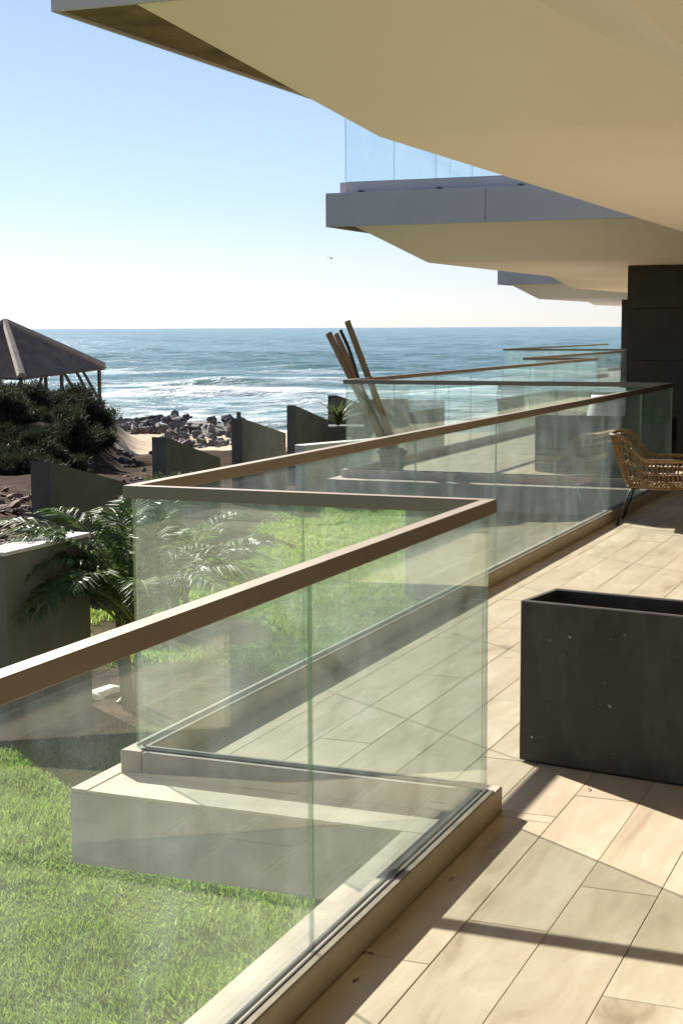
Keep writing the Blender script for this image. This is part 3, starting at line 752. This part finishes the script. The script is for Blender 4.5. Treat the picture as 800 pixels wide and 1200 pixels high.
# low wall with lit coping in front
q = at(6, 648, .02); W0 = empty('low_garden_wall', (q.x, q.y, -1.9), -TH); tag(W0, 'pale topped garden wall with dark end in front of the palm', 'wall')
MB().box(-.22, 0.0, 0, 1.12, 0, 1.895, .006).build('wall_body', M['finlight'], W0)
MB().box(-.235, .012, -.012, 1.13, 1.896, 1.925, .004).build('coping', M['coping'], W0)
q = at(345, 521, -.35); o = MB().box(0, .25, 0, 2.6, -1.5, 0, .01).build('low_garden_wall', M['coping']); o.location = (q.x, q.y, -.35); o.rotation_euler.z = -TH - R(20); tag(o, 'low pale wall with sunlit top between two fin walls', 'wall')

# ------------------------------------------------------------------ lawn
def in_slab(x, y):
    t, s = TS(x, y)
    edge = np.where(s < 4.5, -1.46 - EA, np.where(s < 15, -2.77 - EA, np.where(s < 26.7, -6.23 - EA, -7.5)))
    return t - edge
def grass(xr, yr_, dens, hmin, hmax, wd, name_seed):
    rg = np.random.default_rng(name_seed); A = (xr[1] - xr[0]) * (yr_[1] - yr_[0]); n = int(A * dens)
    x = rg.uniform(*xr, n); y = rg.uniform(*yr_, n)
    keep = (in_slab(x, y) < .75) & (rg.random(n) < lawn_mask(x, y) ** 1.5) & (np.abs(x) < .27 * y + .6)
    x, y = x[keep], y[keep]; n = len(x); z = ground_h(x, y) - .01
    cl = .45 + .95 * np.clip(.5 + vnoise(x * 9, y * 9, 31) * 1.2, 0, 1)
    h = rg.uniform(hmin, hmax, n) * cl; w = wd * rg.uniform(.6, 1.3, n); an = rg.uniform(0, 2 * np.pi, n); ln = rg.uniform(.15, 1.0, n) * h; la = rg.uniform(0, 2 * np.pi, n)
    dx, dy = np.cos(an) * w / 2, np.sin(an) * w / 2; lx, ly = np.cos(la) * ln, np.sin(la) * ln
    V = np.empty((n, 5, 3), np.float32)
    V[:, 0] = np.stack([x - dx, y - dy, z], -1); V[:, 1] = np.stack([x + dx, y + dy, z], -1)
    V[:, 2] = np.stack([x + dx * .9 + lx * .35, y + dy * .9 + ly * .35, z + h * .62], -1); V[:, 3] = np.stack([x - dx * .9 + lx * .35, y - dy * .9 + ly * .35, z + h * .62], -1)
    V[:, 4] = np.stack([x + lx, y + ly, z + h], -1)
    b = np.arange(n)[:, None] * 5
    T = np.concatenate([b + [[0, 1, 2]], b + [[0, 2, 3]], b + [[3, 2, 4]]], 0)
    tone = np.repeat(np.clip(rg.beta(1.6, 1.8, n) * .75 + .42 * vnoise(x * 4, y * 4, 32) + .1 + (rg.random(n) > .94) * .4, 0, 1), 5)
    return V.reshape(-1, 3), T, tone
V1_, T1_, c1_ = grass((-3.2, 2.0), (5.6, 12.6), 5600, .03, .08, .0085, 1)
V2_, T2_, c2_ = grass((-4.2, 5.5), (12.6, 30.0), 1500, .045, .09, .014, 2)
lawn = raw('lawn_grass', np.concatenate([V1_, V2_]), np.concatenate([T1_, T2_ + len(V1_)]), M['grass']); lawn['kind'] = 'stuff'
tag(lawn, 'sunlit coarse green lawn grass below the terraces', 'grass')
ta = lawn.data.attributes.new('tone', 'FLOAT', 'POINT'); ta.data.foreach_set('value', np.concatenate([c1_, c2_]).astype(np.float32))

# ------------------------------------------------------------------ palm
def frond(mb, st, base, az, L, el, droop, nleaf, rnd):
    P = []; p = Vector(base); e = el
    for i in range(15):
        P.append(p.copy()); d = Vector((math.cos(az) * math.cos(e), math.sin(az) * math.cos(e), math.sin(e))); p = p + d * L / 14; e -= droop / 14 * (0.4 + 1.2 * i / 14)
    st.tube(P, [.011 * (1 - .8 * i / 14) + .002 for i in range(15)], 5)
    for k in range(nleaf):
        f = .22 + .78 * k / nleaf; i = min(13, int(f * 14)); q = P[i].lerp(P[i + 1], f * 14 - i); tg = (P[i + 1] - P[i]).normalized()
        side = tg.cross(Vector((0, 0, 1)));
        if side.length < .05: side = Vector((-math.sin(az), math.cos(az), 0))
        side.normalize(); up = side.cross(tg).normalized(); ll = L * .26 * math.sin(math.pi * (.12 + .82 * (f - .22) / .78)) ** .6 * rnd.uniform(.85, 1.1)
        for sg in (-1, 1):
            d = (side * sg * .82 + tg * .62 + up * .22 + Vector((rnd.uniform(-.12, .12), rnd.uniform(-.12, .12), rnd.uniform(-.1, .1)))).normalized()
            w = up.cross(d); w = (w * .6 + up * rnd.uniform(-.5, .5)); w.normalize(); w *= ll * .034
            m1 = q + d * ll * .45 - Vector((0, 0, ll * .05)); t_ = q + d * ll * .92 - Vector((0, 0, ll * .30))
            mb.quad(q, m1 + w, t_, m1 - w)
def palm(base, specs, label, seed, tall=1.0):
    root = empty('palm_plant', base); tag(root, label, 'palm'); rnd = random.Random(seed)
    m = MB()
    for k in range(5):
        a = rnd.uniform(0, 6.28); m.tube([(math.cos(a) * .07, math.sin(a) * .07, -.1), (math.cos(a) * .10, math.sin(a) * .10, .25), (math.cos(a) * .13, math.sin(a) * .13, .12 + .38 * tall)], [.035, .03, .02], 6)
    m.build('stem', M['rachis'], root)
    for (az, L, el, dr) in specs:
        lf, st = MB(), MB(); frond(lf, st, (rnd.uniform(-.08, .08), rnd.uniform(-.08, .08), .38 * tall), R(az), L, R(el), R(dr), 62, rnd)
        f_ = st.build('frond', M['rachis'], root); lf.build('leaflets', M['palm'], f_)
    return root
gz = lambda x, y: float(ground_h(np.array([x]), np.array([y]))[0])
pb = atd(158, 740, 11.75); pb.z = gz(pb.x, pb.y) - .02
palm(pb, [(198, 1.45, 52, 112), (210, 1.4, 40, 95), (226, 1.35, 52, 125), (188, 1.4, 60, 108), (204, 1.5, 64, 120), (218, 1.4, 62, 118), (236, 1.3, 50, 110), (250, 1.2, 60, 105), (285, 1.2, 56, 110), (320, 1.2, 56, 105), (350, 1.3, 54, 100), (15, 1.3, 60, 100),
          (40, 1.3, 58, 100), (90, 1.4, 72, 80), (140, 1.4, 70, 85), (165, 1.4, 66, 95), (178, 1.35, 64, 95), (60, 1.3, 74, 60), (208, 1.3, 74, 100), (110, 1.4, 66, 80), (185, 1.4, 72, 92), (130, 1.3, 56, 90), (155, 1.35, 50, 90)],
     'feathery green palm arching over the pale topped garden wall', 3, 1.75)
pb = atd(205, 680, 14.6); pb.z = gz(pb.x, pb.y) - .02
palm(pb, [(k * 33 + 10, 1.3, 55 + (k * 13) % 25, 90) for k in range(11)], 'second green palm seen through glass behind the jutting terrace corner', 5)
pb = atd(207, 610, 19.3); pb.z = gz(pb.x, pb.y) - .02
palm(pb, [(k * 45, .85, 78, 40) for k in range(8)], 'upright young palm in front of the low sloping fin wall', 8)
# strappy plant
def strap_plant(loc, n, L, label, seed):
    rnd = random.Random(seed); root = empty('strap_leaf_plant', loc); tag(root, label, 'plant'); 
    for k in range(n):
        lf = MB(); az = rnd.uniform(0, 6.28); e = R(rnd.uniform(35, 85)); p = Vector((0, 0, 0)); ll = L * rnd.uniform(.7, 1.1); pts = []
        for i in range(6):
            pts.append(p.copy()); p = p + Vector((math.cos(az) * math.cos(e), math.sin(az) * math.cos(e), math.sin(e))) * ll / 5; e -= R(rnd.uniform(8, 20))
        sd_ = Vector((-math.sin(az), math.cos(az), .3)) * .03
        for i in range(5): w0, w1 = 1 - (i / 5) ** 2 * .9, 1 - ((i + 1) / 5) ** 2 * .95; lf.quad(pts[i] - sd_ * w0, pts[i] + sd_ * w0, pts[i + 1] + sd_ * w1, pts[i + 1] - sd_ * w1)
        lf.build('leaf', M['agave'], root)
    return root
q = atd(396, 498, 31.5); strap_plant((q.x, q.y, q.z), 60, .75, 'strappy yellow green plant between two dark fin walls', 4)
o = MB().box(-.45, .55, -.3, .5, -2.2, -.02, .02).build('planting_block', M['fin']); o.location = (q.x, q.y, q.z); tag(o, 'dark block carrying the strappy plant', 'planter')
q = at(112, 818, LAWN_Z + .05)
# ------------------------------------------------------------------ rocks
def rock_mesh(seed, mat):
    import bmesh
    bm = bmesh.new(); bmesh.ops.create_icosphere(bm, subdivisions=2, radius=1); rnd = random.Random(seed)
    cuts = [(Vector((rnd.gauss(0, 1), rnd.gauss(0, 1), rnd.gauss(0, 1))).normalized(), rnd.uniform(.28, .62)) for _ in range(11)]
    sc_ = (1.0, rnd.uniform(.6, .9), rnd.uniform(.45, .75))
    for v in bm.verts:
        for nn, d in cuts:
            h = v.co.dot(nn) - d
            if h > 0: v.co -= nn * h
        v.co += v.co.normalized() * .035 * mnoise.noise(v.co * 2.5 + Vector((seed, 0, 0)))
        v.co = Vector((v.co.x * sc_[0], v.co.y * sc_[1], v.co.z * sc_[2]))
    me = bpy.data.meshes.new('boulder'); bm.to_mesh(me); bm.free(); me.materials.append(mat); return me
rocks = [rock_mesh(k, M['rock']) for k in range(7)]; reds = [rock_mesh(k + 20, M['redrock']) for k in range(4)]
rr = random.Random(5)
def put(me, x, y, z, s, name, label, cat, group):
    o = bpy.data.objects.new(name, me); COL.objects.link(o); o.location = (x, y, z); o.scale = (s, s, s); o.rotation_euler = (rr.uniform(-.5, .5), rr.uniform(-.5, .5), rr.uniform(0, 6.28)); return tag(o, label, cat, group)
def heap(px):  # crest of the rock bank in pixels
    return np.interp(px, [118, 135, 165, 205, 240, 285, 305, 330], [492, 487, 488, 484, 481, 486, 496, 512])
for k in range(300):
    px = 118 + (330 - 118) * rr.random() ** .8; f = rr.random()
    d = 72 - 13 * f * (1 if px > 190 else .35); ytop = heap(px); ybot = np.interp(px, [118, 170, 195, 240, 300, 330], [497, 500, 512, 524, 533, 530])
    py = ytop + (ybot - ytop) * f + 2
    q = atd(px, py, d); put(rr.choice(rocks), q.x, q.y, q.z - .08, rr.choice((.16, .22, .28, .34, .42, .5)) * rr.uniform(.8, 1.15), 'boulder', 'grey boulder in the rock bank between the sand and the surf', 'boulder', 'boulders of the sea defence bank')
# a core of earth under the boulders
cv, cf = [], []; pxs = np.linspace(112, 334, 40)
for j, f in enumerate(np.linspace(-.15, 1.1, 9)):
    for px in pxs:
        ytop = heap(px); ybot = np.interp(px, [118, 170, 195, 240, 300, 330], [497, 500, 512, 524, 533, 530]); d = 72 - 13 * f * (1 if px > 190 else .35)
        q = atd(px, ytop + (ybot - ytop) * max(0, f) + 6, d); cv.append((q.x, q.y, q.z - .22 - (1.2 if f < 0 else 0)))
for j in range(8):
    for i in range(39): a = j * 40 + i; cf.append((a, a + 1, a + 41, a + 40))
core = raw('rock_bank', cv, cf, M['rock'], smooth=True); core['kind'] = 'structure'
for k in range(70):
    px = rr.uniform(-5, 40); py = rr.uniform(570, 640); z = -1.3; q = at(px, py, z); zz = gz(q.x, q.y)
    put(rr.choice(reds), q.x, q.y, zz + .02, rr.uniform(.07, .24), 'rubble_stone', 'reddish rubble stone on the bare earth beside the fin wall', 'stone', 'rubble stones on the bare earth')
for k in range(90):
    px = rr.uniform(60, 200); py = 540; q = atd(px, py, rr.uniform(32, 50)); zz = gz(q.x, q.y)
    put(rr.choice(reds + rocks), q.x, q.y, zz + .02, rr.uniform(.06, .22), 'mound_stone', 'stone lying on the shaded earth mound below the shrubs', 'stone', 'stones on the earth mound')
flat_me = [rock_mesh(k + 50, M['coping']) for k in range(3)]
for me_ in flat_me:
    for v in me_.vertices: v.co.z *= .45
for k, (px, py, s_) in enumerate(((105, 817, .22), (128, 813, .26), (146, 822, .18))):
    q = at(px, py, LAWN_Z); put(flat_me[k], q.x, q.y, LAWN_Z + .03, s_, 'garden_stone', 'flat pale stone at the lawn edge below the palm', 'stone', 'flat stones at the lawn edge')

# ------------------------------------------------------------------ shrubs on the mound
def shrub(loc, rx, rz_, n, label, seed):
    root = empty('feathery_shrub', loc); tag(root, label, 'shrub', 'dark shrubs on the earth mound'); rg = np.random.default_rng(seed); rnd = random.Random(seed)
    tr = MB(); tips = []
    for k in range(9):
        a = rnd.uniform(0, 6.28); r_ = rnd.uniform(.25, .8) * rx; h_ = rnd.uniform(.5, .95) * rz_
        mid = Vector((math.cos(a) * r_ * .4, math.sin(a) * r_ * .4, h_ * .5)); tip = Vector((math.cos(a) * r_, math.sin(a) * r_, h_))
        tr.tube([(0, 0, -.1), mid, tip], [.06, .04, .015], 5); tips.append(tip); tips.append(mid.lerp(tip, .5))
    tr.build('trunk', M['bark'], root)
    cl = []
    for k in range(26):                              # sprays rising and leaning from the trunk, of uneven height
        a = rnd.uniform(0, 6.28); lean = rnd.uniform(.1, 1.0); hh = rz_ * rnd.uniform(.35, 1.0) * (1 - .35 * lean)
        for j in range(5):
            f = .25 + .75 * j / 4; r_ = rx * lean * f ** .8
            cl.append((math.cos(a) * r_ + rnd.uniform(-.1, .1), math.sin(a) * r_ * .8 + rnd.uniform(-.1, .1), hh * f, rnd.uniform(.16, .38) * (1.15 - .5 * f)))
    cl = np.array(cl); ix = rg.integers(0, len(cl), n); u = rg.normal(0, 1, (n, 3)); u /= np.linalg.norm(u, axis=1)[:, None]
    rad = rg.random(n) ** .6; c = cl[ix, :3] + u * (cl[ix, 3] * rad)[:, None]
    d = u * .9 + np.array([0, 0, .35]) + rg.normal(0, .45, (n, 3)); d /= np.linalg.norm(d, axis=1)[:, None]
    sd_ = np.cross(d, rg.normal(0, 1, (n, 3))); sd_ /= np.linalg.norm(sd_, axis=1)[:, None]
    L = rg.uniform(.06, .18, n)[:, None]; w = rg.uniform(.006, .013, n)[:, None]
    V = np.stack([c - sd_ * w, c + sd_ * w, c + d * L + sd_ * w * .3, c + d * L - sd_ * w * .3], 1).reshape(-1, 3)
    raw('crown', V, np.arange(n * 4).reshape(n, 4), M['needle'], root); return root
SH = ((4, 440, 47, 1.4, 'tall dark feathery shrub below the ridge of the hut roof'), (34, 450, 45, 1.25, 'dark feathery shrub in front of the hut posts'), (64, 462, 47, 1.2, 'dark feathery shrub in the middle of the mound'),
      (82, 452, 48, .95, 'tallest dark feathery shrub under the outer corner of the hut roof'), (10, 474, 42, 1.3, 'low dark shrub at the foot of the mound slope'), (84, 480, 44, 1.3, 'low dark shrub on the mound behind the fin wall'),
      (-22, 446, 46, 1.4, 'broad dark shrub at the outer end of the mound'), (48, 484, 42, 1.3, 'spreading dark shrub below the shrub in the middle of the mound'), (98, 488, 46.5, .7, 'small dark shrub leaning over the sandy edge of the mound'),
      (0, 503, 39, 1.3, 'dark shrub hanging over the bare rubble'), (32, 508, 38.6, 1.3, 'dark shrub directly above the tall fin wall beside the palm'), (66, 506, 39.4, 1.2, 'dark shrub on the front slope of the mound'), (-8, 530, 35, 1.2, 'sprawling dark shrub next to the bare rubble'), (22, 534, 34.5, 1.2, 'sprawling dark shrub right behind the tall fin wall'), (58, 532, 36, 1.1, 'sprawling dark shrub between the fin walls at the mound foot'), (96, 512, 40.2, 1.0, 'straggling dark shrub lowest on the mound front slope'))
for k, (px, py, d, rx, lab) in enumerate(SH):
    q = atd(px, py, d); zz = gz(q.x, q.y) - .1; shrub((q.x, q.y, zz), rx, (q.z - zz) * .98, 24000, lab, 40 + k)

rs = random.Random(77)
for k in range(12):
    px, d = rs.uniform(-10, 108), rs.uniform(35, 47); q = atd(px, 500, d); zz = gz(q.x, q.y) - .08
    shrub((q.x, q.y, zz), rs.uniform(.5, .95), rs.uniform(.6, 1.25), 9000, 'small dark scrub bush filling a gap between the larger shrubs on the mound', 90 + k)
# ------------------------------------------------------------------ hut
Rc = atd(122, 431, 58.7); Fc = atd(26, 443, 54.0); e_ = Rc - Fc; nrm = Vector((-e_.y, e_.x, 0)); 
Bc = Rc + nrm; Bc.z = Rc.z; Lc = Fc + nrm; Lc.z = Fc.z; Cc = (Rc + Fc + Bc + Lc) / 4; apex = Vector((Cc.x, Cc.y, 0)); apex.z = atd(3, 378.5, Cc.y).z
hut = empty('beach_hut', (Cc.x, Cc.y, gz(Cc.x, Cc.y))); tag(hut, 'open beach hut with rusty corrugated pyramid roof on wooden posts', 'hut')
hi = Matrix.Translation(-Vector(hut.location))
def hb(mb, name, mat, parent=hut, smooth=False):
    o = mb.build(name, mat, None, smooth); o.parent = parent; o.location = hi @ Vector((0, 0, 0)) if parent is hut else (0, 0, 0); return o
for a, b in ((Fc, Rc), (Rc, Bc), (Bc, Lc), (Lc, Fc)):
    m = MB(); N = 72; nr = (b - a).cross(apex - a).normalized()
    if nr.z < 0: nr = -nr
    for i in range(N):
        f0, f1 = i / N, (i + 1) / N
        def pt(f, up):
            e0 = a.lerp(b, f); g = 1 - abs(2 * f - 1); tp = e0 + ((a + b) / 2 + (apex - (a + b) / 2) * 1.0 - (a + b) / 2) * g
            return (tp if up else e0 + (e0 - Cc).normalized() * .12) + nr * (.035 * math.sin(i * 0))
        o0, o1 = nr * (.03 if i % 2 else -.03), nr * (-.03 if i % 2 else .03)
        m.quad(pt(f0, 0) + o0, pt(f1, 0) + o1, pt(f1, 1) + o1, pt(f0, 1) + o0)
    hb(m, 'roof_sheet', M['roofsheet'])
for c in (Fc, Rc, Bc, Lc):
    hb(MB().tube([apex + Vector((0, 0, .06)), apex.lerp(c, .5) + Vector((0, 0, .06)), c + Vector((0, 0, .05))], [.13, .15, .17], 6), 'ridge_cap', M['ridge'])
for c in (Fc, Rc, Bc, Lc, Fc.lerp(Rc, .5), Fc.lerp(Lc, .5), Bc.lerp(Rc, .5)):
    g_ = c.lerp(Cc, .05); hb(MB().tube([(g_.x, g_.y, min(gz(g_.x, g_.y), Rc.z - 2.1) - .2), (g_.x, g_.y, c.z + .05)], .075, 7), 'post', M['pole'])
for a, b in ((Fc, Rc), (Rc, Bc), (Bc, Lc), (Lc, Fc)): hb(MB().tube([a - Vector((0, 0, .02)), b - Vector((0, 0, .02))], .055, 6), 'eave_beam', M['pole'])
for (x0, y0, x1, y1) in ((89, 434, 122, 496), (97, 434, 137, 505), (50, 440, 40, 468), (75, 436, 90, 462)):
    hb(MB().tube([atd(x0, y0, 57.0), atd(x1, y1, 57.5)], .06, 6), 'brace_pole', M['pole'])

# ------------------------------------------------------------------ gull
b = atd(388, 303, 90); gull = empty('gull', b, R(10)); tag(gull, 'small gull gliding over the sea', 'bird')
m = MB(); m.tube([(-.28, 0, 0), (-.16, 0, .01), (0, 0, .02), (.14, 0, .02), (.24, 0, .015)], [.012, .04, .06, .045, .012], 8); m.build('body', M['bird'], gull, True)
for sg in (-1, 1):
    m = MB()
    for z_ in (0, -.012):
        m.quad((.06, sg * .03, .04 + z_), (.10, sg * .25, .11 + z_), (.0, sg * .28, .10 + z_), (-.08, sg * .03, .03 + z_))
        m.quad((.10, sg * .25, .11 + z_), (-.05, sg * .62, .06 + z_), (.0, sg * .28, .10 + z_))
    o = m.build('wing', M['bird'], gull)
gull.rotation_euler.z = R(80)

# ------------------------------------------------------------------ dry leaves on the paving
rl = random.Random(12)
for k, (px, py) in enumerate(((434, 1118), (530, 1030), (690, 925), (416, 1150))):
    q = at(px, py, .001); m = MB(); c_, s_ = .012, .005
    m.quad((-c_, 0, .001), (0, -s_, .004), (c_, 0, .006)); m.quad((-c_, 0, .001), (c_, 0, .006), (0, s_, .003)); m.tube([(c_, 0, .006), (c_ * 1.7, .003, .002)], .0012, 4)
    o = m.build('dry_leaf', M['bark']); o.location = q; o.rotation_euler.z = rl.uniform(0, 6.28); tag(o, 'tiny curled dry leaf lying on the paving', 'leaf', 'dry leaves on the paving')
